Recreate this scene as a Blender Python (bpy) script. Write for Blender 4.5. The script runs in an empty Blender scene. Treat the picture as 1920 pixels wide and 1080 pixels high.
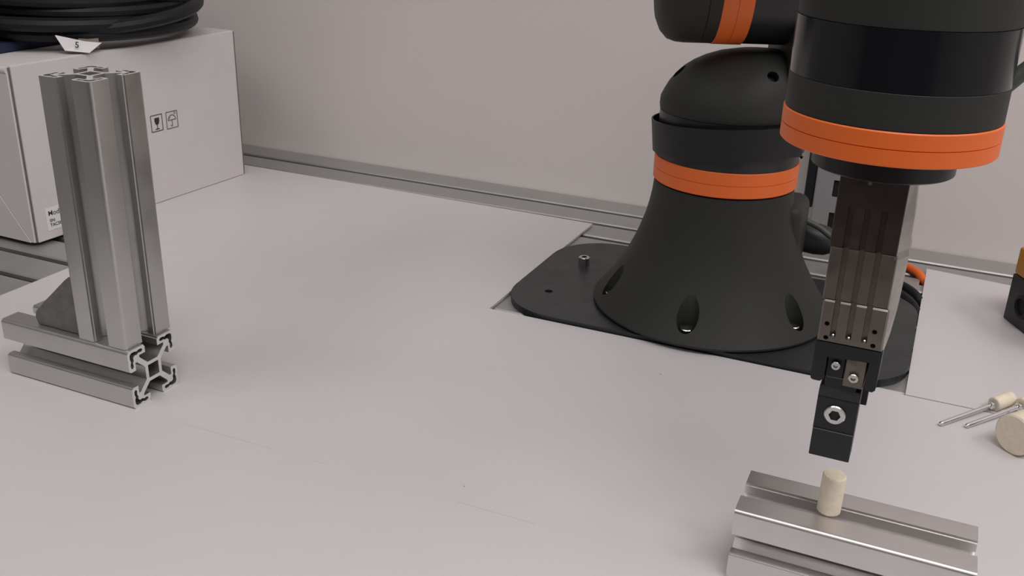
import bpy, bmesh, math, random
from mathutils import Vector, Matrix
random.seed(7)
sc = bpy.context.scene
COL = sc.collection
PI = math.pi

# ---------------------------------------------------------------- camera, world, light, exposure
cd = bpy.data.cameras.new('camera'); cam = bpy.data.objects.new('camera', cd); COL.objects.link(cam)
sc.camera = cam
cd.sensor_width = 36.0; cd.lens = 1841.88 / 1920 * 36; cd.clip_start = 0.01; cd.clip_end = 50
cam.matrix_world = Matrix((( 0.9107, -0.1804,  0.3715, 0.0),
                           ( 0.4121,  0.3377, -0.8462, 0.0),
                           ( 0.0272,  0.9238,  0.3819, 0.315),
                           ( 0, 0, 0, 1)))
w = bpy.data.worlds.new('World'); sc.world = w; w.use_nodes = True
w.node_tree.nodes['Background'].inputs[0].default_value = (0.8, 0.8, 0.82, 1)
w.node_tree.nodes['Background'].inputs[1].default_value = 0.05
sc.view_settings.view_transform = 'Standard'; sc.view_settings.look = 'None'
sc.view_settings.exposure = 0.0; sc.view_settings.gamma = 1.0
sc.view_settings.use_curve_mapping = False

def area(name, loc, size, power, col=(1.0, 0.965, 0.962)):
    ld = bpy.data.lights.new(name, 'AREA'); ld.shape = 'RECTANGLE'
    ld.size, ld.size_y = size; ld.energy = power; ld.color = col
    o = bpy.data.objects.new(name, ld); COL.objects.link(o); o.location = loc     # shines straight down
    return o
area('ceiling_panel_light',     ( 0.45, -0.25, 1.86), (1.2, 0.6), 17.5)
area('ceiling_panel_light.001', ( 1.45,  0.25, 1.86), (0.6, 1.2), 15)
area('ceiling_panel_light.002', (-1.05, -0.45, 1.86), (1.2, 0.6), 7)
area('ceiling_panel_light.003', ( 0.30, -1.70, 1.86), (1.2, 0.6), 6)

# ---------------------------------------------------------------- materials
def mat(name, col, rough=0.5, metal=0.0, var=0.0, vscale=40, rvar=0.0, bump=0.0, bscale=400, stretch=None, coat=0.0, spec=0.5):
    m = bpy.data.materials.new(name); m.use_nodes = True
    nt = m.node_tree; b = nt.nodes['Principled BSDF']
    b.inputs['Base Color'].default_value = (*col, 1); b.inputs['Roughness'].default_value = rough
    b.inputs['Metallic'].default_value = metal; b.inputs['Specular IOR Level'].default_value = spec
    b.inputs['Coat Weight'].default_value = coat; b.inputs['Coat Roughness'].default_value = 0.15
    tc = nt.nodes.new('ShaderNodeTexCoord'); mp = nt.nodes.new('ShaderNodeMapping')
    nt.links.new(tc.outputs['Object'], mp.inputs[0])
    if stretch: mp.inputs['Scale'].default_value = stretch
    def noise(sc_, det=4):
        n = nt.nodes.new('ShaderNodeTexNoise'); n.inputs['Scale'].default_value = sc_; n.inputs['Detail'].default_value = det
        nt.links.new(mp.outputs[0], n.inputs['Vector']); return n
    if var:
        n = noise(vscale); r = nt.nodes.new('ShaderNodeMapRange')
        r.inputs[1].default_value = 0.3; r.inputs[2].default_value = 0.7
        r.inputs[3].default_value = 1 - var; r.inputs[4].default_value = 1 + var
        nt.links.new(n.outputs[0], r.inputs[0])
        v = nt.nodes.new('ShaderNodeVectorMath'); v.operation = 'SCALE'; v.inputs[0].default_value = col
        nt.links.new(r.outputs[0], v.inputs['Scale']); nt.links.new(v.outputs[0], b.inputs['Base Color'])
    if rvar:
        n = noise(vscale * 1.7); r = nt.nodes.new('ShaderNodeMapRange')
        r.inputs[1].default_value = 0.3; r.inputs[2].default_value = 0.7
        r.inputs[3].default_value = max(0, rough - rvar); r.inputs[4].default_value = rough + rvar
        nt.links.new(n.outputs[0], r.inputs[0]); nt.links.new(r.outputs[0], b.inputs['Roughness'])
    if bump:
        n = noise(bscale, 3); bp = nt.nodes.new('ShaderNodeBump'); bp.inputs['Strength'].default_value = bump
        bp.inputs['Distance'].default_value = 0.0004
        nt.links.new(n.outputs[0], bp.inputs['Height']); nt.links.new(bp.outputs[0], b.inputs['Normal'])
    return m

def specks(m, col, scale, thr):
    """small dirt specks: base colour mixed to a darker one inside sparse voronoi cells"""
    nt = m.node_tree; b = nt.nodes['Principled BSDF']
    tc = nt.nodes.new('ShaderNodeTexCoord'); v = nt.nodes.new('ShaderNodeTexVoronoi'); v.inputs['Scale'].default_value = scale
    nt.links.new(tc.outputs['Object'], v.inputs['Vector'])
    a = nt.nodes.new('ShaderNodeMath'); a.operation = 'LESS_THAN'; a.inputs[1].default_value = thr
    nt.links.new(v.outputs['Distance'], a.inputs[0])
    sp = nt.nodes.new('ShaderNodeSeparateColor'); nt.links.new(v.outputs['Color'], sp.inputs[0])
    g = nt.nodes.new('ShaderNodeMath'); g.operation = 'GREATER_THAN'; g.inputs[1].default_value = 0.8
    nt.links.new(sp.outputs[0], g.inputs[0])
    mu = nt.nodes.new('ShaderNodeMath'); mu.operation = 'MULTIPLY'
    nt.links.new(a.outputs[0], mu.inputs[0]); nt.links.new(g.outputs[0], mu.inputs[1])
    fa = nt.nodes.new('ShaderNodeMath'); fa.operation = 'MULTIPLY'; fa.inputs[1].default_value = 0.6
    nt.links.new(mu.outputs[0], fa.inputs[0])
    mx = nt.nodes.new('ShaderNodeMix'); mx.data_type = 'RGBA'
    old = b.inputs['Base Color'].links[0].from_socket if b.inputs['Base Color'].links else None
    if old: nt.links.new(old, mx.inputs[6])
    else: mx.inputs[6].default_value = b.inputs['Base Color'].default_value
    mx.inputs[7].default_value = (*col, 1)
    nt.links.new(fa.outputs[0], mx.inputs[0]); nt.links.new(mx.outputs[2], b.inputs['Base Color'])

M = {}
M['wall']   = mat('wall_paint', (0.82, 0.765, 0.745), 0.55, var=0.015, vscale=6, bump=0.08, bscale=300)
M['room']   = mat('room_paint', (0.62, 0.60, 0.58), 0.8, var=0.02, vscale=3)
M['front']  = mat('brown_wall_paint', (0.10, 0.083, 0.074), 0.8, var=0.03, vscale=3)
M['floor']  = mat('floor_vinyl', (0.22, 0.22, 0.22), 0.5, var=0.1, vscale=12)
M['board']  = mat('white_laminate', (0.69, 0.668, 0.678), 0.42, var=0.012, vscale=14, rvar=0.05)
specks(M['board'], (0.25, 0.22, 0.20), 34, 0.03)
M['edge']   = mat('board_edge', (0.60, 0.585, 0.57), 0.6, var=0.05, vscale=200)
M['alu']    = mat('anodised_aluminium', (0.58, 0.578, 0.563), 0.36, 0.9, var=0.03, vscale=30, rvar=0.05, bump=0.03, bscale=900)
specks(M['alu'], (0.04, 0.04, 0.04), 90, 0.05)
M['alub']   = mat('clean_aluminium', (0.70, 0.68, 0.67), 0.36, 0.9, var=0.03, vscale=30, rvar=0.05, bump=0.03, bscale=900)
specks(M['alub'], (0.06, 0.06, 0.06), 110, 0.045)
M['alucut'] = mat('sawn_aluminium', (0.82, 0.82, 0.81), 0.5, 0.6, var=0.06, vscale=300)
M['rail']   = mat('rail_aluminium', (0.50, 0.50, 0.49), 0.52, 0.8, var=0.03, vscale=25, rvar=0.05)
M['cast']   = mat('cast_zinc', (0.22, 0.215, 0.205), 0.55, 0.7, var=0.15, vscale=160, bump=0.3, bscale=500)
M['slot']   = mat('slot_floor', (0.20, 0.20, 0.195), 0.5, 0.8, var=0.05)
M['black']  = mat('robot_black', (0.030, 0.0315, 0.028), 0.58, var=0.05, vscale=30, bump=0.05, bscale=1500, spec=0.35)
M['blackg'] = mat('robot_neck_black', (0.016, 0.016, 0.018), 0.34, var=0.05, vscale=30)
M['plate']  = mat('plate_black', (0.027, 0.029, 0.032), 0.42, var=0.06, vscale=40, rvar=0.05)
M['gloss']  = mat('gloss_band', (0.009, 0.009, 0.012), 0.18, var=0.05, vscale=20)
M['orange'] = mat('orange_plastic', (0.92, 0.175, 0.030), 0.45, var=0.02, vscale=30)
M['seam']   = mat('dark_seam', (0.01, 0.01, 0.01), 0.7, var=0.1)
M['strap']  = mat('hook_strap', (0.012, 0.012, 0.014), 0.45, var=0.3, vscale=900, bump=1.0, bscale=1100, spec=0.4)
M['steel']  = mat('bright_steel', (0.62, 0.61, 0.60), 0.22, 1.0, var=0.05, vscale=200)
M['chrome'] = mat('chrome', (0.75, 0.75, 0.76), 0.10, 1.0, var=0.03, vscale=200)
M['gup']    = mat('ground_steel_upper', (0.115, 0.092, 0.082), 0.34, 0.85, var=0.10, vscale=90, rvar=0.06)
M['glow']   = mat('ground_steel_lower', (0.22, 0.195, 0.17), 0.36, 0.85, var=0.08, vscale=90, rvar=0.06)
M['gside']  = mat('polished_side', (0.38, 0.36, 0.34), 0.28, 0.9, var=0.08, vscale=60, rvar=0.1)
M['gblack'] = mat('black_anodised', (0.009, 0.010, 0.0125), 0.42, var=0.08, vscale=60)
M['jaw']    = mat('worn_jaw_steel', (0.20, 0.175, 0.145), 0.40, 0.85, var=0.2, vscale=220)
M['felt']   = mat('cream_felt', (0.88, 0.785, 0.63), 0.95, var=0.05, vscale=350, bump=0.5, bscale=900, spec=0.1)
M['card']   = mat('white_card', (0.72, 0.69, 0.685), 0.75, var=0.02, vscale=30, bump=0.06, bscale=200)
M['cardin'] = mat('card_raw_edge', (0.20, 0.165, 0.14), 0.9, var=0.1, vscale=200)
M['paper']  = mat('white_paper', (0.86, 0.85, 0.84), 0.7, var=0.01, vscale=60)
M['ink']    = mat('black_ink', (0.03, 0.03, 0.03), 0.7, var=0.1, vscale=300)
M['inkg']   = mat('grey_ink', (0.10, 0.10, 0.10), 0.7, var=0.1, vscale=300)
M['cable']  = mat('black_cable', (0.007, 0.008, 0.011), 0.5, var=0.1, vscale=60, spec=0.35)
M['gcable'] = mat('grey_cable', (0.075, 0.08, 0.072), 0.5, var=0.05, vscale=60)
M['blue']   = mat('navy_cover', (0.012, 0.018, 0.060), 0.45, var=0.15, vscale=60)
M['tagp']   = mat('tag_tape', (0.50, 0.44, 0.37), 0.6, var=0.08, vscale=300)
M['pdu']    = mat('grey_plastic', (0.36, 0.35, 0.36), 0.45, var=0.02, vscale=40)
M['yellow'] = mat('yellow_plastic', (0.62, 0.27, 0.012), 0.42, var=0.03, vscale=40)
M['dkplas'] = mat('dark_plastic', (0.018, 0.020, 0.024), 0.45, var=0.05, vscale=50)
M['conn']   = mat('connector_plastic', (0.030, 0.031, 0.034), 0.5, var=0.05, vscale=50)

# faint pencil / scuff lines and smudges on the front board
def board_marks(m):
    m = m.copy(); m.name = 'white_laminate_scratched'
    nt = m.node_tree; b = nt.nodes['Principled BSDF']
    tc = nt.nodes.new('ShaderNodeTexCoord'); sp = nt.nodes.new('ShaderNodeSeparateXYZ'); nt.links.new(tc.outputs['Object'], sp.inputs[0])
    nz = nt.nodes.new('ShaderNodeTexNoise'); nz.inputs['Scale'].default_value = 18; nt.links.new(tc.outputs['Object'], nz.inputs[0])
    def math_(op, a, bb, c=None):
        n = nt.nodes.new('ShaderNodeMath'); n.operation = op
        for i, v in enumerate((a, bb, c)):
            if v is None: continue
            if isinstance(v, (int, float)): n.inputs[i].default_value = v
            else: nt.links.new(v, n.inputs[i])
        return n.outputs[0]
    d = math_('ABSOLUTE', math_('SUBTRACT', math_('MULTIPLY_ADD', sp.outputs[0], -0.011, sp.outputs[1]), 0.4064), 0)
    line = math_('LESS_THAN', d, 0.00035)
    inx = math_('MULTIPLY', math_('GREATER_THAN', sp.outputs[0], -0.40), math_('LESS_THAN', sp.outputs[0], -0.16))
    on = math_('MULTIPLY', math_('MULTIPLY', line, inx), math_('GREATER_THAN', nz.outputs[0], 0.47))
    fac = math_('MULTIPLY', on, 0.22)
    mx = nt.nodes.new('ShaderNodeMix'); mx.data_type = 'RGBA'
    nt.links.new(b.inputs['Base Color'].links[0].from_socket, mx.inputs[6]); mx.inputs[7].default_value = (0.25, 0.23, 0.22, 1)
    nt.links.new(fac, mx.inputs[0]); nt.links.new(mx.outputs[2], b.inputs['Base Color'])
    return m
M['board_front'] = board_marks(M['board'])

# ---------------------------------------------------------------- mesh helpers
def finish(name, bm, m, parent=None, smooth=32):
    me = bpy.data.meshes.new(name)
    bmesh.ops.recalc_face_normals(bm, faces=bm.faces[:])
    bm.to_mesh(me); bm.free()
    for mm in (m if isinstance(m, (list, tuple)) else [m]): me.materials.append(mm)
    if smooth:
        me.polygons.foreach_set('use_smooth', [True] * len(me.polygons))
        me.set_sharp_from_angle(angle=math.radians(smooth))
    o = bpy.data.objects.new(name, me); COL.objects.link(o)
    if parent: o.parent = parent
    return o
def tag(o, label=None, cat=None, group=None, kind=None):
    for k, v in (('label', label), ('category', cat), ('group', group), ('kind', kind)):
        if v: o[k] = v
    return o
def thing(name, label, cat, loc=(0, 0, 0), rz=0, group=None):
    o = bpy.data.objects.new(name, None); COL.objects.link(o); o.empty_display_size = 0.01
    o.location = loc; o.rotation_euler = (0, 0, rz)
    return tag(o, label, cat, group)
def NB(): return bmesh.new()
def xf(verts, mtx):
    for v in verts: v.co = mtx @ v.co
def add_box(bm, x0, x1, y0, y1, z0, z1, bev=0.0, seg=2, mtx=None):
    b2 = bmesh.new(); bmesh.ops.create_cube(b2, size=1)
    for v in b2.verts:
        v.co = Vector((x0 + (v.co.x + .5) * (x1 - x0), y0 + (v.co.y + .5) * (y1 - y0), z0 + (v.co.z + .5) * (z1 - z0)))
    if bev: bmesh.ops.bevel(b2, geom=b2.edges[:], offset=bev, segments=seg, profile=0.5, affect='EDGES')
    if mtx: xf(b2.verts, mtx)
    merge(bm, b2); return bm
def merge(bm, b2):
    me = bpy.data.meshes.new('tmp'); b2.to_mesh(me); b2.free(); bm.from_mesh(me); bpy.data.meshes.remove(me)
def add_lathe(bm, prof, seg=48, c=(0, 0), mtx=None, cap=True):
    b2 = bmesh.new(); rings = []
    for r, z in prof:
        rings.append([b2.verts.new((c[0] + r * math.cos(2 * PI * i / seg), c[1] + r * math.sin(2 * PI * i / seg), z)) for i in range(seg)])
    for a, b in zip(rings, rings[1:]):
        for i in range(seg): b2.faces.new((a[i], a[(i + 1) % seg], b[(i + 1) % seg], b[i]))
    if cap: b2.faces.new(rings[0][::-1]); b2.faces.new(rings[-1])
    if mtx: xf(b2.verts, mtx)
    merge(bm, b2); return bm
def add_loft(bm, rings, cap=True):
    b2 = bmesh.new(); R = [[b2.verts.new(p) for p in r] for r in rings]; n = len(R[0])
    for a, b in zip(R, R[1:]):
        for i in range(n): b2.faces.new((a[i], a[(i + 1) % n], b[(i + 1) % n], b[i]))
    if cap: b2.faces.new(R[0][::-1]); b2.faces.new(R[-1])
    merge(bm, b2); return bm
def add_prism(bm, loops, h0, h1, mtx=None, bev=0.0, seg=2, cutmat=0):
    """planar loops (outer first, then holes) extruded from h0 to h1 along local z"""
    b2 = bmesh.new()
    caps = []
    for h in (h0, h1):
        es = []; L = []
        for lp in loops:
            vs = [b2.verts.new((p[0], p[1], h)) for p in lp]; L.append(vs)
            es += [b2.edges.new((vs[i], vs[(i + 1) % len(vs)])) for i in range(len(vs))]
        if len(loops) == 1: fs = [b2.faces.new(L[0])]
        else: fs = [g for g in bmesh.ops.triangle_fill(b2, use_beauty=True, use_dissolve=False, edges=es)['geom'] if isinstance(g, bmesh.types.BMFace)]
        for f_ in fs: f_.material_index = cutmat
        caps.append(L)
    for A, B in zip(*caps):
        n = len(A)
        for i in range(n): b2.faces.new((A[i], A[(i + 1) % n], B[(i + 1) % n], B[i]))
    if bev:
        bmesh.ops.recalc_face_normals(b2, faces=b2.faces[:])
        bmesh.ops.bevel(b2, geom=b2.edges[:], offset=bev, segments=seg, profile=0.5, affect='EDGES')
    if mtx: xf(b2.verts, mtx)
    merge(bm, b2); return bm
def crom(pts, n=10, closed=False):
    P = [Vector(p) for p in pts]; out = []
    N = len(P); rng = N if closed else N - 1
    for i in range(rng):
        p1, p2 = P[i], P[(i + 1) % N]
        p0 = P[i - 1] if (i > 0 or closed) else p1 + (p1 - p2)
        p3 = P[(i + 2) % N] if (i + 2 < N or closed) else p2 + (p2 - p1)
        for k in range(n):
            t = k / n
            out.append(0.5 * ((2 * p1) + (p2 - p0) * t + (2 * p0 - 5 * p1 + 4 * p2 - p3) * t * t + (3 * p1 - p0 - 3 * p2 + p3) * t ** 3))
    if not closed: out.append(P[-1])
    return out
def add_tube(bm, path, r, seg=12):
    P = [Vector(p) for p in path]; rings = []; up = Vector((0, 0, 1))
    nrm = None
    for i, p in enumerate(P):
        t = (P[min(i + 1, len(P) - 1)] - P[max(i - 1, 0)]).normalized()
        if nrm is None:
            nrm = t.cross(up if abs(t.z) < .9 else Vector((1, 0, 0))).normalized()
        else: nrm = (nrm - t * nrm.dot(t)).normalized()
        b = t.cross(nrm); rr = r(i / (len(P) - 1)) if callable(r) else r
        rings.append([p + rr * (math.cos(2 * PI * k / seg) * nrm + math.sin(2 * PI * k / seg) * b) for k in range(seg)])
    return add_loft(bm, rings)
def cut(o, cutter_bm):
    c = finish('cutter', cutter_bm, M['seam'], o.parent, smooth=0)
    md = o.modifiers.new('cut', 'BOOLEAN'); md.operation = 'DIFFERENCE'; md.solver = 'EXACT'; md.object = c
    sm = o.data.polygons[0].use_smooth
    dg = bpy.context.evaluated_depsgraph_get(); dg.update()
    me = bpy.data.meshes.new_from_object(o.evaluated_get(dg)); me.name = o.data.name
    o.modifiers.clear(); old = o.data; o.data = me; bpy.data.meshes.remove(old)
    cm = c.data; bpy.data.objects.remove(c); bpy.data.meshes.remove(cm)
    if sm:
        me.polygons.foreach_set('use_smooth', [True] * len(me.polygons)); me.set_sharp_from_angle(angle=math.radians(32))
def axis_mtx(origin, zdir, xhint=(1, 0, 0)):
    z = Vector(zdir).normalized(); x = Vector(xhint); x = (x - z * x.dot(z)).normalized(); y = z.cross(x)
    m = Matrix((x, y, z)).transposed().to_4x4(); m.translation = Vector(origin); return m
def add_socket_screw(bm, origin, direction, r, h, hexr, depth, seg=28):
    """cap screw head whose top faces `direction`, with a recessed hexagon socket"""
    m = axis_mtx(origin, direction)
    b2 = bmesh.new(); rings = []
    cham = r * 0.10
    for rr, z in ((r, 0), (r, h - cham), (r - cham, h)):
        rings.append([b2.verts.new((rr * math.cos(2 * PI * i / 24), rr * math.sin(2 * PI * i / 24), z)) for i in range(24)])
    def hexring(z):
        out = []
        for i in range(24):
            a = 2 * PI * i / 24; k = math.cos(PI / 6) / math.cos((a % (PI / 3)) - PI / 6)
            out.append(b2.verts.new((hexr * k * math.cos(a), hexr * k * math.sin(a), z)))
        return out
    rings.append(hexring(h)); rings.append(hexring(h - depth))
    for a, b in zip(rings, rings[1:]):
        for i in range(24): b2.faces.new((a[i], a[(i + 1) % 24], b[(i + 1) % 24], b[i]))
    b2.faces.new(rings[0][::-1]); b2.faces.new(rings[-1])
    xf(b2.verts, m); merge(bm, b2); return bm
def rrect(x0, x1, y0, y1, r, n=10):
    rs = r if isinstance(r, (list, tuple)) else [r] * 4      # x1y1, x0y1, x0y0, x1y0
    out = []
    for (cx, cy, a0, rr) in ((x1 - rs[0], y1 - rs[0], 0, rs[0]), (x0 + rs[1], y1 - rs[1], 90, rs[1]), (x0 + rs[2], y0 + rs[2], 180, rs[2]), (x1 - rs[3], y0 + rs[3], 270, rs[3])):
        for i in range(n + 1):
            a = math.radians(a0 + 90 * i / n); out.append((cx + rr * math.cos(a), cy + rr * math.sin(a)))
    return out

# ---------------------------------------------------------------- the room
TZ = -0.003            # top of the rails; the white boards' top face is z = 0
FZ = -0.75
def struct(name, bm, m): return tag(finish(name, bm, m, smooth=0), kind='structure')
X0, X1, Y0, Y1, Z1 = -2.4, 2.4, -2.8, 0.981, 1.9
struct('floor', add_box(NB(), X0, X1, Y0, Y1 + .1, FZ - .05, FZ), M['floor'])
struct('ceiling', add_box(NB(), X0, X1, Y0, Y1 + .1, Z1, Z1 + .05), M['room'])
struct('wall_back', add_box(NB(), X0, X1, Y1, Y1 + .1, FZ, Z1), M['wall'])
struct('wall_front', add_box(NB(), X0, X1, Y0 - .1, Y0, FZ, Z1), M['front'])
struct('wall_left', add_box(NB(), X0 - .1, X0, Y0, Y1, FZ, Z1), M['room'])
struct('wall_right', add_box(NB(), X1, X1 + .1, Y0, Y1, FZ, Z1), M['room'])

# ---------------------------------------------------------------- the workbench: slotted aluminium rails on a frame
TX0, TX1 = -1.35, 0.75
bench = thing('workbench', 'workbench topped with grey slotted aluminium rails running along the wall', 'table', (0, 0, FZ))
B = -FZ
pitch, slotw = 0.041, 0.0085
ys = [0.946 - pitch * k for k in range(22)]           # back edge of each slot
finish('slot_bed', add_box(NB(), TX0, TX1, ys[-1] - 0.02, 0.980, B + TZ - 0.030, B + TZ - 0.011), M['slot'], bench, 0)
def rail_mesh(y0, y1, name):
    # strip with small lips turned down at both slots
    lip = 0.0013
    poly = [(y0 + .004, -0.011), (y0 + .004, -0.0045), (y0, -0.0045), (y0, -lip), (y0 + lip * .8, 0), (y1 - .0004, 0), (y1, -.0004), (y1, -0.0045), (y1 - .004, -0.0045), (y1 - .004, -0.011)]
    mt = Matrix(((0, 0, 1, 0), (1, 0, 0, 0), (0, 1, 0, B + TZ), (0, 0, 0, 1)))
    return finish(name, add_prism(NB(), [poly], TX0, TX1, mt), M['rail'], bench, 0)
rail_mesh(ys[0], 0.980, 'rail')
for k in range(len(ys) - 1):
    rl = rail_mesh(ys[k + 1], ys[k] - slotw, 'rail')
    for ya, yb in ((.785, .848), (.880, .902)):                # openings under the right board where cables go down
        if ys[k + 1] < yb and ys[k] - slotw > ya:
            cut(rl, add_box(NB(), .0045, .050, ya, yb, B + TZ - .02, B + .01))
for (x, y) in ((TX0 + .05, .15), (TX1 - .05, .15), (TX0 + .05, .93), (TX1 - .05, .93)):
    finish('leg', add_box(NB(), x - .03, x + .03, y - .03, y + .03, 0, B + TZ - .029, .003), M['rail'], bench, 0)

# ---------------------------------------------------------------- white boards
def board(poly, label, m, name='white_board'):
    bm = add_prism(NB(), [poly], TZ + .0008, 0.0)
    bm.faces.ensure_lookup_table()
    for f_ in bm.faces: f_.material_index = 0 if abs(f_.normal.z) > .5 else 1
    return tag(finish(name, bm, [m, M['edge']], smooth=0), label, 'board', 'white boards laid on the bench')
board([(-0.660, 0.13), (0.62, 0.13), (0.62, 0.6505), (-0.660, 0.6505)], 'large white board in front, under both aluminium profile pieces', M['board_front'])
board([(-0.99, 0.65055), (-0.3047, 0.65055), (-0.3047, 0.8905), (-0.99, 0.8965)], 'white board at the back left, between the carton and the black robot plate', M['board'])
board([(0.0085, 0.6518), (0.60, 0.6518), (0.60, 0.845), (0.0085, 0.9185)], 'white board at the right of the robot plate, under the yellow and black case', M['board'])

# ---------------------------------------------------------------- aluminium profile
def arc(cx, cy, r, a0, a1, n=5):
    return [(cx + r * math.cos(math.radians(a0 + (a1 - a0) * i / n)), cy + r * math.sin(math.radians(a0 + (a1 - a0) * i / n))) for i in range(n + 1)]
def tslot_loops(r=0.0022):
    u = 0.001
    half = [(6.8 * u, 4.4 * u), (12.9 * u, 10.5 * u), (14.4 * u, 10.5 * u), (14.4 * u, 5.3 * u), (18.7 * u, 5.3 * u), (18.9 * u, 6.0 * u), (20 * u, 6.2 * u)]
    quad = half + arc(20 * u - r, 20 * u - r, r, 0, 90, 6) + [(y, x) for x, y in half[::-1]]
    outer = []
    for k in range(4):
        c, s = (1, 0, -1, 0)[k], (0, 1, 0, -1)[k]
        outer += [(c * x - s * y, s * x + c * y) for x, y in quad]
    b = 4.5 * u
    holes = [[(b, b), (-b, b), (-b, -b), (b, -b)]]
    cav = [(15.9, 8.4), (17.0, 7.3), (18.2, 8.2), (18.3, 10.4), (17.6, 12.2), (18.3, 14.2), (18.2, 16.9), (16.9, 18.2), (14.2, 18.3), (12.2, 17.6), (10.4, 18.3), (8.2, 18.2), (7.3, 17.0), (8.4, 15.9), (11.0, 16.2), (12.4, 15.4), (14.3, 15.6), (15.0, 15.0), (15.6, 14.3), (15.4, 12.4), (16.2, 11.0)]
    for k in range(4):
        c, s = (1, 0, -1, 0)[k], (0, 1, 0, -1)[k]
        holes.append([(u * (c * x - s * y), u * (s * x + c * y)) for x, y in cav])
    return [outer] + holes
TS = tslot_loops()
MX = lambda x, y, z: Matrix(((0, 0, 1, x), (1, 0, 0, y), (0, 1, 0, z), (0, 0, 0, 1)))     # extrude along X
MZ = lambda x, y, z: Matrix.Translation((x, y, z))

stand = thing('profile_stand', 'upright stand of grey aluminium slot profile bolted on a short lying piece, at the left', 'stand', (-0.489, 0.4215, 0))
finish('base_profile', add_prism(NB(), TS, -0.0540, 0.0545, MX(0, 0, .02), cutmat=1), [M['alu'], M['alucut']], stand)
finish('post_profile', add_prism(NB(), TS, .0402, .2058, MZ(0.0322, 0.0017, 0), cutmat=1), [M['alu'], M['alucut']], stand)
br = NB()
gx = 0.0120        # left side of the post in stand coordinates
tri = [(gx, .0402), (gx, .0790), (gx - .0045, .0795), (gx - .0085, .0765), (gx - .0300, .0575), (gx - .0390, .0490), (gx - .0400, .0455), (gx - .0385, .0402)]
my = lambda y0: Matrix(((1, 0, 0, 0), (0, 0, -1, y0), (0, 1, 0, 0), (0, 0, 0, 1)))
add_prism(br, [tri], 0, .0035, my(-.0110), bev=.0006, seg=1)
add_prism(br, [tri], 0, .0035, my(.0185), bev=.0006, seg=1)
add_box(br, gx - .0375, gx, -.011, .0150, .0402, .0440, .0006, 1)
add_box(br, gx - .0040, gx, -.011, .0150, .0402, .0760, .0006, 1)
finish('corner_bracket', br, M['cast'], stand)

rest = thing('profile_block', 'lying piece of aluminium slot profile at the lower right carrying the cream plug', 'profile block', (-0.005, 0.4262, 0))
finish('profile', add_prism(NB(), TS, -0.0535, 0.0535, MX(0, 0, .02), cutmat=1), [M['alub'], M['alucut']], rest)
tag(finish('felt_plug', add_lathe(NB(), [(.0050, .0402), (.0055, .0408), (.0055, .0600), (.0050, .0607)], 40, (-.0176, .4258)), M['felt']),
    'small cream felt cylinder standing upright on the aluminium block below the gripper', 'plug', 'cream felt polishing bobs')

# ---------------------------------------------------------------- carton
carton = thing('carton', 'white cardboard carton against the wall with the cable coil on it', 'box', (-0.7303, 0.5888, 0))
o3 = Vector((-0.7303, 0.5888))
F, Rr, BR_, BL_ = Vector((0, 0)), Vector((.0158, .2781)), Vector((-.2560, .2935)), Vector((-.2720, .0050))
H0, H1 = 0.0004, 0.1588
bm = NB()
add_prism(bm, [[F + Vector((-.0016, .0016)), Rr + Vector((-.0016, -.0016)), BR_, BL_ + Vector((0, .0016))]], H0, H1 - .001)
finish('carton_body', bm, M['cardin'], carton, 0)
d_long = (Rr - F).normalized(); d_end = (BL_ - F).normalized()
def panel(name, a, b, z0, z1, out, th=.0016, bev=.0004, mm='card'):
    """upright card panel from a to b (plan), pushed outward by th"""
    n = Vector(out) * th
    return finish(name, add_prism(NB(), [[a, b, b + n, a + n]], z0, z1, bev=bev), M[mm], carton, 0)
nf = Vector((d_long.y, -d_long.x)); ne = Vector((d_end.y, -d_end.x)) * (1 if Vector((d_end.y, -d_end.x)).y < 0 else -1)
panel('front_panel', F + d_long * .0034 - nf * .0016, Rr - d_long * .0050 - nf * .0016, H0, H1, nf, .0018)
panel('end_panel', F + d_end * .0014 - ne * .0016, BL_, H0 + .0004, H1 - .004, ne, .0018)
# lid: top sheet, slightly proud, with a rounded front-left lip
lid = NB()
add_prism(lid, [[F + Vector((-.0012, .004)), Rr + Vector((-.0010, -.004)), BR_ + Vector((.001, -.001)), BL_ + Vector((.001, .003))]], H1 - .0008, H1 + .0006, bev=.0004)
finish('lid', lid, M['card'], carton, 0)
lip = NB()
mt = Matrix.Translation((F.x - .002, F.y + .0025, H1 - .0035)) @ axis_mtx((0, 0, 0), (d_end.x, d_end.y, 0), (0, 0, 1))
add_lathe(lip, [(.0036, 0), (.0038, .06), (.0038, .24)], 20, mtx=mt)
finish('lid_lip', lip, M['card'], carton)
# crease of the folded corner on the end panel (a thin triangular ply)
tri3 = NB(); off = ne * .0012
def P3(t, z): p = F + d_end * t + off; return (p.x, p.y, z)
fl = [P3(.004, .0012), P3(.062, .0012), P3(.044, .052)]
fl2 = [(x + ne.x * .0006, y + ne.y * .0006, z) for x, y, z in fl]
add_loft(tri3, [fl, fl2]); finish('folded_corner', tri3, M['card'], carton, 0)

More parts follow.
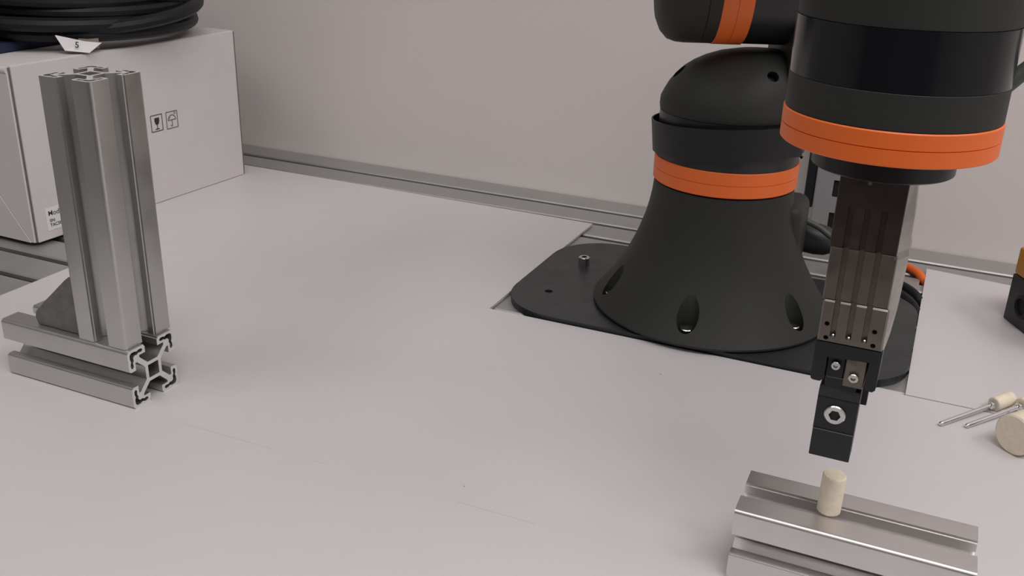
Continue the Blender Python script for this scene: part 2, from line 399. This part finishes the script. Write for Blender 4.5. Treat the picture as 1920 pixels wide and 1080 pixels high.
# flat print on the front panel: frame coordinates t along d_long from F, z up, lifted off the sheet
def onface(t, z, lift=.0004):
    p = F + d_long * t + nf * lift; return Vector((p.x, p.y, z))
def print_poly(bm, pts, lift=.0004, holes=()):
    b2 = NB(); add_prism(b2, [pts] + list(holes), 0, .00012)
    m = Matrix(((d_long.x, 0, nf.x, F.x + nf.x * lift), (d_long.y, 0, nf.y, F.y + nf.y * lift), (0, 1, 0, 0), (0, 0, 0, 1)))
    xf(b2.verts, m); merge(bm, b2)
def strokes(bm, pts, wd, lift=.0004):
    for (a, b) in zip(pts, pts[1:]):
        a, b = Vector(a), Vector(b); d = (b - a).normalized() * wd / 2; n = Vector((-d.y, d.x))
        print_poly(bm, [a - d - n, b + d - n, b + d + n, a - d + n], lift)
def frame(bm, x0, x1, y0, y1, wd):
    print_poly(bm, [(x0, y0), (x1, y0), (x1, y1), (x0, y1)], .0004, [[(x0 + wd, y0 + wd), (x1 - wd, y0 + wd), (x1 - wd, y1 - wd), (x0 + wd, y1 - wd)]])
fr = NB(); gx0, gx1, gz0, gz1 = .1475, .1628, .0730, .0900
frame(fr, gx0, gx1, gz0, gz1, .0007)
gc = gx0 + .0080
print_poly(fr, [(gc - .0029, .0868), (gc - .0031, .0838), (gc - .0022, .0808), (gc - .0006, .0795), (gc + .0006, .0795), (gc + .0022, .0808), (gc + .0031, .0838), (gc + .0029, .0868)])
strokes(fr, [(gc, .0800), (gc, .0757)], .0008); strokes(fr, [(gc - .0022, .0755), (gc + .0022, .0755)], .0009)
tag(finish('fragile_symbol', fr, M['ink'], carton, 0), 'printed wine glass symbol in a frame')
um = NB(); ux0, ux1 = .1677, .1832
frame(um, ux0, ux1, .0725, .0900, .0007)
uc = (ux0 + ux1) / 2
strokes(um, [(uc + .0050 * math.cos(a), .0812 + .0050 * math.sin(a)) for a in [PI * i / 10 for i in range(11)]], .0007)
strokes(um, [(uc - .0050, .0812), (uc + .0050, .0812)], .0007)
strokes(um, [(uc, .0812), (uc, .0760), (uc - .0009, .0748), (uc - .0018, .0757)], .0007)
strokes(um, [(uc - .0034, .0826), (uc - .0020, .0845)], .0005)
strokes(um, [(uc + .0030, .0878), (uc + .0046, .0864)], .0005); strokes(um, [(uc + .0040, .0887), (uc + .0054, .0874)], .0005)
tag(finish('keep_dry_symbol', um, M['inkg'], carton, 0), 'printed umbrella symbol in a frame')
st = NB(); print_poly(st, [(.0140, .0085), (.0620, .0085), (.0620, .0300), (.0140, .0300)], .0004)
stick = finish('label_sticker', st, M['paper'], carton, 0); tag(stick, 'small white printed sticker near the lower corner')
def lettering(txt, t, z, size, parent, lift=.0006, mtx=None, name='lettering', th=.00005, mm='ink', bold=.0):
    cu = bpy.data.curves.new('t', 'FONT'); cu.body = txt; cu.size = size; cu.extrude = th; cu.offset = bold
    o = bpy.data.objects.new('t', cu); COL.objects.link(o)
    dg = bpy.context.evaluated_depsgraph_get(); dg.update()
    me = bpy.data.meshes.new_from_object(o.evaluated_get(dg)); bpy.data.objects.remove(o); bpy.data.curves.remove(cu)
    if mtx is None:
        p = F + d_long * t + nf * lift
        mtx = Matrix(((d_long.x, 0, nf.x, p.x), (d_long.y, 0, nf.y, p.y), (0, 1, 0, z), (0, 0, 0, 1)))
    me.transform(mtx); me.materials.clear(); me.materials.append(M[mm]); me.name = name
    q = bpy.data.objects.new(name, me); COL.objects.link(q); q.parent = parent; return q
lettering('Model', .0165, .0222, .0066, stick, bold=.00003)
lettering('SN:', .0172, .0160, .0042, stick, bold=.00008)
lettering('TAC5N', .0172, .0118, .0042, stick, bold=.00008)

# ---------------------------------------------------------------- navy folder and cable coil on the carton
bf = NB(); add_box(bf, -.96, -.785, .612, .80, .1596, .1690, .002, 2)
tag(finish('navy_folder', bf, M['blue']), 'flat navy blue folder lying on the carton under the black cable', 'folder')
coil = thing('cable_coil', 'thick coil of black cable lying on top of the white carton', 'cable', (-.8268, .7506, .1596))
path = []
turns, per = 12, 40
rng = random.Random(3)
ph = [rng.uniform(0, 6.28) for _ in range(turns + 2)]; rj = [rng.uniform(-.010, .002) for _ in range(turns + 2)]; rj[1] = .006; rj[0] = .0
for i in range(turns * per + 1):
    t = i / per; k = int(t); fr_ = t - k; sm = fr_ * fr_ * (3 - 2 * fr_)
    r_off = rj[k] * (1 - sm) + rj[k + 1] * sm
    a = 2 * PI * t - 2.2
    lev = (k % 6) + (sm if k % 6 < 5 else sm * -5)
    ring = k // 6
    r = .113 - .016 * ring + r_off + .004 * math.sin(2 * a + ph[k])
    z = .0165 + .0118 * lev + .003 * math.sin(a + ph[3]) + (.004 if ring else 0)
    zf = z * (0.80 + 0.20 * (0.5 - 0.5 * math.cos(a)))       # the bundle squeezes together at the right
    path.append((r * math.cos(a), r * math.sin(a) * 1.02, max(zf, .0080 if math.cos(a) > .25 else .0165)))
finish('cable', add_tube(NB(), path, .0066, 10), M['cable'], coil)
loop = [(.128 * math.cos(a) + .003, .105 * math.sin(a) + .006, .028 + .012 * math.sin(a)) for a in [-.9 + 1.9 * i / 24 for i in range(25)]]
finish('loose_loop', add_tube(NB(), loop, .0064, 10), M['cable'], coil)
tg = NB()      # paper flag wrapped round the front strand
def flag(pts, th=.0004):
    b2 = NB(); add_loft(b2, [pts, [(x, y - th, z - th) for x, y, z in pts]]); return b2
TA = math.radians(-37)
ct, sn = math.cos(TA), math.sin(TA); RT = .1185
def tp_(along, out, z): return (RT * ct - sn * along + ct * out, RT * sn + ct * along + sn * out, z)
merge(tg, flag([tp_(-.026, .006, .0170), tp_(-.020, .010, .0040), tp_(.000, .014, .0015), (tp_(.012, .006, .0085)), tp_(-.002, .0065, .0105)]))
fl_ = finish('cable_tag', tg, M['paper'], coil, 0); tag(fl_, 'white paper flag')
def tape(x0, x1):
    b2 = NB(); rr = .0070; cr, cz = -.003, .0080
    A = [[tp_(x, cr - rr * math.cos(a), cz + rr * math.sin(a)) for a in [math.radians(60 + 170 * i / 10) for i in range(11)]] for x in (x0, x1)]
    vs = [[b2.verts.new(p) for p in r] for r in A]
    for i in range(10): b2.faces.new((vs[0][i], vs[0][i + 1], vs[1][i + 1], vs[1][i]))
    bmesh.ops.solidify(b2, geom=b2.faces[:], thickness=.0005); return b2
tp = NB(); merge(tp, tape(-.007, .010)); q0, q1 = Vector(tp_(-.0205, .0104, .0050)), Vector(tp_(-.0262, .0064, .0172)); qx = (Vector(tp_(.000, .014, .0025)) - q0).normalized()
qy = (q1 - q0); qy = (qy - qx * qy.dot(qx)).normalized(); qz = qx.cross(qy)
qp = q0 + qx * .0085 + qy * .0022 + qz * .0005
lettering('5', 0, 0, .0075, fl_, mtx=Matrix(((qx.x, qy.x, qz.x, qp.x), (qx.y, qy.y, qz.y, qp.y), (qx.z, qy.z, qz.z, qp.z), (0, 0, 0, 1))), bold=.0001)
finish('tag_tape', tp, M['tagp'], coil)

# ---------------------------------------------------------------- robot mounting plate
AX, AY = -0.1482, 0.7388
plate = thing('mounting_plate', 'black rounded metal plate the robot stands on, set between the white boards', 'plate', (AX, AY, TZ + .0003))
pz0, pz1 = 0.0, 0.0057
outline = rrect(-.3043 - AX, .0078 - AX, .6520 - AY, .8360 - AY, (.045, .050, .050, .042), 12)
po = finish('plate', add_prism(NB(), [outline], pz0, pz1), M['plate'], plate, 0)
hc = NB(); add_lathe(hc, [(.0034, -.01), (.0034, .02)], 24, (-.2738 - AX, .6994 - AY)); cut(po, hc)
PB = finish('plate_bolt', add_socket_screw(NB(), (-.2692 - AX, .7700 - AY, pz1), (0, 0, 1), .0049, .0078, .0027, .004), M['steel'], plate)
RZ = TZ + .0003 + pz1 + .0001        # robot stands here

# ---------------------------------------------------------------- the robot
robot = thing('robot', 'black robot arm with orange rings standing on the black plate', 'robot', (AX, AY, RZ))
def rz(z): return z - RZ
bell = [(.0920, rz(.0030)), (.0920, rz(.0046)), (.0945, rz(.0048)), (.0945, rz(.0062)), (.0917, rz(.0098)), (.0865, rz(.0165)), (.0825, rz(.0225)), (.0787, rz(.0285)), (.0733, rz(.0375)), (.0684, rz(.0467)), (.0650, rz(.0545)), (.0620, rz(.0625)), (.0579, rz(.0754)), (.0557, rz(.0850)), (.0540, rz(.0960)), (.0532, rz(.1062))]
bo = finish('base_bell', add_lathe(NB(), bell, 96), M['black'], robot, 40)
hc = NB()
for k in range(6):
    a = math.radians(-89 + 55 * (k if k < 3 else k - 6)) if False else math.radians(-89 + 60 * k)
    rr = .0815
    add_lathe(hc, [(.0080, rz(.0075)), (.0080, rz(.08))], 32, (rr * math.cos(a), rr * math.sin(a)))
cut(bo, hc)
for k in range(6):
    a = math.radians(-89 + 60 * k); rr = .0815
    finish('base_bolt', add_socket_screw(NB(), (rr * math.cos(a), rr * math.sin(a), rz(.0076)), (0, 0, 1), .0054, .0068, .0028, .003), M['steel'], robot)
def orange_ring(r, z0, z1, c=(0, 0), mtx=None, name='orange_ring'):
    zm = z0 + (z1 - z0) * .5
    g = .00022
    p = [(r - .004, z0), (r - .0005, z0), (r, z0 + .0005), (r, zm - g), (r - .0005, zm - g * .4), (r - .0005, zm + g * .4), (r, zm + g), (r, z1 - .0005), (r - .0005, z1), (r - .004, z1)]
    return finish(name, add_lathe(NB(), p, 96, c, mtx), M['orange'], robot, 40)
orange_ring(.0545, rz(.1076), rz(.1262))
finish('ring_gap', add_lathe(NB(), [(.0520, rz(.1055)), (.0520, rz(.1085))], 64), M['seam'], robot)
neck = [(.050, rz(.1255)), (.0534, rz(.1262)), (.0534, rz(.1606)), (.0529, rz(.1608)), (.0529, rz(.1614)), (.050, rz(.1616))]
finish('neck', add_lathe(NB(), neck, 96), M['blackg'], robot, 40)
# shoulder dome: lofted rings leaning to the right
YAW = math.radians(23)
dd = Vector((math.cos(math.radians(12)), math.sin(math.radians(12)), 0)); dp = Vector((-dd.y, dd.x, 0))
rings = []
for (z, L, R_, p) in ((.1613, .0536, .0536, .0536), (.1640, .0540, .0540, .0540), (.1690, .0538, .0540, .0537), (.1745, .0514, .0538, .0522), (.1800, .0485, .0533, .0498), (.1860, .0440, .0524, .0462), (.1911, .0390, .0510, .0420), (.1960, .0322, .0490, .0365), (.2000, .0245, .0460, .0305), (.2035, .0150, .0420, .0240), (.2058, .0030, .0370, .0180), (.2068, -.012, .0300, .0095)):
    c = dd * (R_ - L) / 2; sx = (R_ + L) / 2
    rings.append([c + dd * sx * math.cos(2 * PI * i / 72) + dp * p * math.sin(2 * PI * i / 72) + Vector((0, 0, rz(z))) for i in range(72)])
dome = finish('shoulder', add_loft(NB(), rings), M['black'], robot, 50)
hc = NB()
add_lathe(hc, [(.0043, 0), (.0043, .03)], 28, mtx=axis_mtx((-.1153 - .45 * .007 - AX, .7102 + .60 * .007 - AY, rz(.1939 - .66 * .007)), (.35, -.70, .62)))
add_lathe(hc, [(.0060, 0), (.0060, .03)], 28, mtx=axis_mtx((-.1840 - AX, .7270 - AY, rz(.1840)), (-.60, -.35, .72)))
cut(dome, hc)
# elbow joint above, its axis turned about the vertical
de = Vector((math.cos(YAW), math.sin(YAW), 0)); pe = Vector((-de.y, de.x, 0))
EZ = rz(.2550)
def elbow_m(): return axis_mtx((0, 0, EZ), de, (0, 0, 1))
ER = .0450
capp = [(.004, -.0640), (.020, -.0637), (.030, -.0622), (.0375, -.0588), (.0425, -.0540), (.0445, -.0480), (ER, -.0420), (ER, -.0318), (ER - .0006, -.0316)]
finish('elbow_cap', add_lathe(NB(), capp, 72, mtx=elbow_m()), M['black'], robot, 40)
finish('elbow_collar', add_lathe(NB(), [(ER - .0006, -.0316), (ER - .0006, -.0312), (ER, -.0310), (ER, -.0226), (ER - .001, -.0224)], 72, mtx=elbow_m()), M['black'], robot, 40)
orange_ring(ER + .0004, -.0224, -.0010, mtx=elbow_m())
finish('elbow_housing', add_lathe(NB(), [(ER - .0012, -.0012), (ER - .0004, -.0008), (ER - .0004, .0320), (ER - .003, .0350)], 72, mtx=elbow_m()), M['blackg'], robot, 40)
# upper arm: rounded link beside shoulder and elbow
ua = NB()
prof = []
for (cz, a0, a1) in ((EZ, 0, 180), (rz(.1830), 180, 360)):
    for i in range(17):
        a = math.radians(a0 + (a1 - a0) * i / 16); prof.append((.041 * math.cos(a), cz + .041 * math.sin(a)))
mua = Matrix(((pe.x, 0, de.x, de.x * .0300), (pe.y, 0, de.y, de.y * .0300), (0, 1, 0, 0), (0, 0, 0, 1)))
add_prism(ua, [prof], 0, .048, mua, bev=.004, seg=3)
finish('upper_arm', ua, M['black'], robot, 40)
# forearm from the elbow towards the wrist (above the picture), wrist joint
WX, WY = -0.0208, 0.4234
wl = Vector((WX - AX, WY - AY, rz(.378)))
fa = [Vector((0, 0, EZ + .020)), Vector((.020, -.050, EZ + .058)), Vector((.060, -.150, EZ + .098)), wl + Vector((-.035, .085, .006)), wl]
finish('forearm', add_tube(NB(), crom(fa, 8), lambda t: .041 - .004 * math.sin(PI * t), 40), M['black'], robot, 50)
wc = (WX - AX, WY - AY)
finish('wrist_head', add_lathe(NB(), [(.0400, rz(.2706)), (.0414, rz(.2706)), (.0414, rz(.3780)), (.0405, rz(.3900)), (.036, rz(.4050)), (.026, rz(.4160)), (.012, rz(.4205)), (.002, rz(.4210))], 96, wc), M['black'], robot, 40)
finish('gloss_band', add_lathe(NB(), [(.0405, rz(.2479)), (.0417, rz(.2480)), (.0417, rz(.2704)), (.0405, rz(.2705))], 96, wc), M['gloss'], robot, 40)
finish('wrist_lower', add_lathe(NB(), [(.0400, rz(.2340)), (.0418, rz(.2343)), (.0418, rz(.2476)), (.0416, rz(.2478)), (.0410, rz(.2478))], 96, wc), M['black'], robot, 40)
orange_ring(.0423, rz(.2208), rz(.2340), wc)
finish('tool_flange', add_lathe(NB(), [(.0275, rz(.2106)), (.0283, rz(.2112)), (.0283, rz(.2204)), (.0360, rz(.2208)), (.0360, rz(.2230))], 80, wc), M['blackg'], robot, 40)
hose = crom([(WX + .036 - AX, WY + .004 - AY, rz(.2430)), (WX + .0435 - AX, WY + .006 - AY, rz(.2515)), (WX + .052 - AX, WY + .010 - AY, rz(.2620)), (WX + .062 - AX, WY + .03 - AY, rz(.2850)), (WX + .060 - AX, WY + .08 - AY, rz(.330)), (WX + .034 - AX, WY + .11 - AY, rz(.372)), (WX - .01 - AX, WY + .10 - AY, rz(.385))], 8)
finish('wrist_cable', add_tube(NB(), hose, .0032, 14), M['gcable'], robot)
# connector housing at the back right of the base
ch = NB(); add_box(ch, .0300, .0625, -.006, .044, rz(.038), rz(.0945), .009, 4)
finish('connector_housing', ch, M['black'], robot, 40)

# strap around the neck
strap = thing('hook_strap', 'black textile strap wrapped around the robot neck above its orange ring', 'strap', (AX, AY, .1268))
sb = NB(); ri, ro = [], []
n = 110
zo = .1266
a_end = math.radians(-24)
inner, outer = [], []
for i in range(n + 1):
    a = a_end - 2 * PI * i / n * 1.0
    lift = .0002 * math.sin(2 * a)
    tail = 0
    rb, rt = .0553, .0580
    tl_ = .0052 * math.cos(a + .52)
    z0_, z1_ = .1312 - zo + tl_, .1552 - zo + tl_
    outer.append(((rb * math.cos(a), rb * math.sin(a), z0_), (rt * math.cos(a), rt * math.sin(a), z1_)))
tl0 = .0052 * math.cos(a_end + .52)
t0 = Vector((math.cos(a_end), math.sin(a_end), 0)); tt = Vector((-t0.y, t0.x, 0))
tailp = [((t0 * (.0556 + .0004 * s) + tt * (.0030 * s) + Vector((0, 0, .1312 - zo + tl0 - .0002 * s)))[:], (t0 * (.0580 - .0004 * s) + tt * (.0030 * s) + Vector((0, 0, .1552 - zo + tl0 - .0058 * s if s < 4 else .1335 - zo)))[:]) for s in (4, 3, 2, 1)]
strip = tailp + outer
b2 = NB(); vs = [[b2.verts.new(p) for p in pr] for pr in strip]
for a, b in zip(vs, vs[1:]): b2.faces.new((a[0], b[0], b[1], a[1]))
bmesh.ops.recalc_face_normals(b2, faces=b2.faces[:]); bmesh.ops.solidify(b2, geom=b2.faces[:], thickness=-.0012)
merge(sb, b2); finish('strap_band', sb, M['strap'], strap, 40)

# ---------------------------------------------------------------- parallel gripper under the flange
GZ = .2106
grip = thing('gripper', 'slim steel parallel gripper with black fingers hanging under the robot flange', 'gripper', (WX, WY, .0787))
def g(x): return x - WX
def gz(z): return z - .0787
yf = .4085 - WY
xl, xr = g(-.0338), g(-.0069)
def block(name, x0, x1, y0, y1, z0, z1, m, bev=.0003, seg=1, par=None):
    return finish(name, add_box(NB(), x0, x1, y0, y1, gz(z0), gz(z1), bev, seg), M[m], par or grip, 0)
up = block('upper_body', g(-.0350), g(-.0083), yf + .0002, .0150, .1778, .2104, 'gup')
mid = block('middle_body', g(-.0344), g(-.0077), yf, .0150, .1542, .1778, 'glow', .0004)
low = block('lower_body', g(-.0339), g(-.0070), yf - .0005, .0150, .1345, .1541, 'glow', .0007)
gx_ = [g(-.0276), g(-.0211), g(-.0146)]
for o_, za, zb in ((up, .1700, .1960), (mid, .14, .19), (low, .1377, .17)):
    hc = NB()
    for gxx in gx_:
        sl = -.0008 * ((za + zb) / 2 - .145) / .03
        add_box(hc, gxx + sl - .0012, gxx + sl + .0012, yf - .003, yf + .0016, gz(za), gz(zb))
    cut(o_, hc)
hc = NB()
for (x, z) in ((-.0308, .1433), (-.0304, .1368), (-.0113, .1434), (-.0110, .1370)):
    add_lathe(hc, [(.00105, -.004), (.00105, .003)], 18, mtx=axis_mtx((g(x), yf, gz(z)), (0, 1, 0)))
cut(low, hc)
for gxx in gx_:
    finish('groove_pin', add_lathe(NB(), [(.0007, 0), (.0007, .0014), (.0004, .0017)], 14, mtx=axis_mtx((gxx, yf + .0012, gz(.1382)), (0, -1, 0))), M['steel'], grip)
finish('top_pin', add_lathe(NB(), [(.0008, 0), (.0008, .0014)], 14, mtx=axis_mtx((g(-.0232), yf + .001, gz(.2068)), (0, -1, 0))), M['steel'], grip)
finish('side_pin', add_lathe(NB(), [(.0006, 0), (.0006, .0014)], 14, mtx=axis_mtx((g(-.0087), yf + .001, gz(.1770)), (0, -1, 0))), M['steel'], grip)
# polished side cover on the right, tapering downwards
sc_ = NB()
secs = []
for (z, x0, e) in ((.1300, -.0074, .0006), (.1400, -.0071, .0018), (.1530, -.0077, .0034), (.1760, -.0080, .0042), (.1790, -.0084, .0040), (.1920, -.0084, .0038), (.2103, -.0086, .0026)):
    secs.append([(g(x0), yf + .0006, gz(z)), (g(x0 + e), yf + .0095, gz(z)), (g(x0 + e), .0125, gz(z)), (g(x0), .0145, gz(z))])
add_loft(sc_, secs); finish('side_cover', sc_, M['gside'], grip, 0)
# black jaw housing, front wall cut away around the two jaws
ho = NB()
pts = [(g(-.0341), gz(.1346)), (g(-.0341), gz(.1172))] + [(g(-.0341) + .0014 - .0014 * math.cos(a), gz(.1172) - .0014 * math.sin(a)) for a in (.5, 1.0, 1.57)] + [(g(-.0300), gz(.1158)), (g(-.0285), gz(.1172)), (g(-.0285), gz(.1279)), (g(-.0111), gz(.1290)), (g(-.0111), gz(.1158)), (g(-.0080), gz(.1154)), (g(-.0068), gz(.1166)), (g(-.0066), gz(.1346))]
mh = Matrix(((1, 0, 0, 0), (0, 0, -1, .0150), (0, 1, 0, 0), (0, 0, 0, 1)))
add_prism(ho, [pts], 0, .0150 - (yf - .0006), mh)
finish('jaw_housing', ho, M['gblack'], grip, 40)
j1 = block('jaw', g(-.0284), g(-.0207), yf + .0022, -.0015, .1162, .1290, 'gblack', .0004)
j2 = block('jaw', g(-.0205), g(-.0118), yf + .0004, .0120, .1150, .1287, 'jaw', .0004); tag(j2, 'worn bare steel jaw')
finish('jaw_screw', add_socket_screw(NB(), (g(-.0245), yf + .0020, gz(.1237)), (0, -1, 0), .0020, .0014, .0010, .001), M['steel'], j1)
finish('jaw_screw', add_socket_screw(NB(), (g(-.0164), yf + .0002, gz(.1203)), (0, -1, 0), .0021, .0016, .0011, .0012), M['steel'], j2)
# front finger: neck, body with chamfered top, thicker pad
fi = NB()
add_box(fi, g(-.0279), g(-.0145), yf + .0020, -.0030, gz(.1100), gz(.1178), .0004, 1)
side = [(yf - .0002, gz(.0920)), (yf - .0002, gz(.1085)), (yf + .0022, gz(.1128)), (-.0030, gz(.1128)), (-.0030, gz(.0920))]
mx = Matrix(((0, 0, 1, 0), (1, 0, 0, 0), (0, 1, 0, 0), (0, 0, 0, 1)))
add_prism(fi, [side], g(-.0297), g(-.0121), mx, bev=.0003, seg=1)
ff = finish('finger', fi, M['gblack'], grip, 0)
finish('finger_pad', add_box(NB(), g(-.0296), g(-.0121), yf - .0009, -.0030, gz(.0788), gz(.0926), .0003, 1), M['gblack'], ff, 0)
finish('finger_screw', add_socket_screw(NB(), (g(-.0213), yf - .0001, gz(.1009)), (0, -1, 0), .0046, .0014, .0026, .0018), M['steel'], ff)
rf = NB()
add_box(rf, g(-.0280), g(-.0098), .0085, .0135, gz(.0964), gz(.1160), .0003, 1)
add_box(rf, g(-.0280), g(-.0135), .0085, .0140, gz(.0810), gz(.1060), .0003, 1)
finish('finger', rf, M['gblack'], grip, 0)

# ---------------------------------------------------------------- power strip behind the robot
pdu = thing('power_strip', 'light grey upright power strip with square black sockets behind the robot', 'power strip', (-0.085, 0.950, TZ + .0001), 0)
pb = finish('strip_body', add_box(NB(), -.0170, .0310, -.0100, .0100, 0, .205, .0014, 2), M['pdu'], pdu, 0)
finish('side_panel', add_box(NB(), -.0262, -.0172, -.0080, .0085, .0370, .200, .001, 1), M['dkplas'], pdu, 0)
for k in range(6):
    z = .0190 + .0318 * k
    hc = NB(); add_box(hc, -.0005, .0170, -.014, -.004, z, z + .0165); cut(pb, hc)
    finish('socket', add_box(NB(), -.0003, .0168, -.0085, -.0042, z + .0002, z + .0163, .0006, 1), M['seam'], pdu, 0)

# ---------------------------------------------------------------- robot plug and cables at the back
plug = thing('robot_plug', 'dark plug with an orange cable pushed into the back of the robot base', 'plug', (-.0860, .8000, .0500))
pl = NB()
ax = Vector((.93, .20, -.12)).normalized(); mm_ = axis_mtx((-.0045, -.008, .0040), ax, (0, 1, 0))
add_lathe(pl, [(.0105, -.004), (.0125, 0), (.0128, .012), (.0118, .020), (.0090, .0255), (.0065, .0290)], 28, mtx=mm_)
finish('plug_body', pl, M['conn'], plug, 40)
oc = [mm_ @ Vector((-.004, 0, .022)), mm_ @ Vector((-.004, 0, .032)), Vector((.044, .062, -.020)), Vector((.066, .106, -.0455)), Vector((.0740, .1140, -.0490)), Vector((.0870, .1020, -.0493)), Vector((.0945, .0940, -.0540)), Vector((.1020, .0860, -.0590))]
tag(finish('orange_cable', add_tube(NB(), crom(oc, 8), .0037, 14), M['orange'], plug), 'orange cable')
tag(finish('grey_cable', add_tube(NB(), crom([(-.0050, -.024, .0238), (.0093, -.024, .0186), (.0206, -.023, .0115), (.036, -.016, .0020), (.0425, .008, -.014), (.0440, .028, -.034), (.0440, .0420, -.0498)], 8), .0024, 12), M['gcable'], plug), 'thin grey cable')
tag(finish('black_cable', add_tube(NB(), crom([(-.060, .905, .0012), (-.034, .884, .0012), (-.0094, .8608, .0012), (.0020, .8470, .0004), (.0080, .8400, -.0040), (.0160, .8320, -.0092), (.024, .826, -.0098)], 8), .0039, 14), M['cable']), 'upper of two black cables entering under the right white board', 'cable', 'black cables behind the plate')
tag(finish('black_cable', add_tube(NB(), crom([(-.060, .880, .0010), (-.030, .860, .0010), (-.0077, .8375, .0010), (.0020, .8220, .0004), (.0080, .8120, -.0040), (.0150, .8020, -.0092), (.022, .795, -.0098)], 8), .0037, 14), M['cable']), 'lower of two black cables entering under the right white board', 'cable', 'black cables behind the plate')

# ---------------------------------------------------------------- yellow and black case at the right edge
ang = math.atan2(-.888, .46)
case = thing('control_case', 'yellow topped black control case on the right white board', 'case', (.0706, .8291, 0.0001), ang)
finish('lower_shell', add_box(NB(), 0, .075, 0, .062, 0, .0386, .0008, 1), M['dkplas'], case, 0)
finish('upper_shell', add_box(NB(), 0.0002, .0748, 0.0002, .0618, .0388, .0614, .0022, 3), M['yellow'], case, 40)
finish('cable_gland', add_lathe(NB(), [(.0095, 0), (.0095, .0030), (.0070, .0040), (.0066, .0012)], 28, mtx=axis_mtx((.0245, 0, .0195), (0, -1, 0))), M['seam'], case)

# ---------------------------------------------------------------- polishing bobs on the board
def bob(tipxy, endxy, flen, fr, label, collar=.0022):
    a, b = Vector((*tipxy, .0017)), Vector((*endxy, fr * .98)); d = (b - a); L = d.length; d.normalize()
    root = thing('polishing_bob', label, 'tool', (a.x, a.y, 0), 0, 'cream felt polishing bobs')
    m = axis_mtx((0, 0, .0017), d)
    finish('shank', add_lathe(NB(), [(.0008, -.0014), (.0014, -.0006), (.00155, .0006), (.00155, L)], 20, mtx=m), M['chrome'], root, 40)
    finish('collar', add_lathe(NB(), [(.0016, L - .0040), (.0026, L - .0036), (.0026, L - .0022), (.0021, L - .0020), (.0027, L - .0016), (.0027, L - .0004), (.0018, L)], 24, mtx=m), M['chrome'], root, 40)
    finish('felt_head', add_lathe(NB(), [(fr - .0006, L + .0002), (fr, L + .0008), (fr, L + flen - .0008), (fr - .0006, L + flen)], 40, mtx=m), M['felt'], root, 40)
    return root
bob((.0323, .6170), (.0625, .6545), .0170, .0048, 'chrome shank polishing bob with a small cream felt head, nearer the robot')
bob((.0476, .6220), (.0790, .6600), .0170, .0052, 'chrome shank polishing bob with a cream felt head, beside the big felt cylinder')
cdir = Vector((.63, .78, 0)).normalized()
tag(finish('felt_cylinder', add_lathe(NB(), [(.0118, 0), (.0128, .0010), (.0128, .0280), (.0118, .0290)], 56, mtx=axis_mtx((.0715, .6000, .0129), cdir)), M['felt']),
    'large cream felt cylinder lying on its side at the right edge', 'felt wheel', 'cream felt polishing bobs')
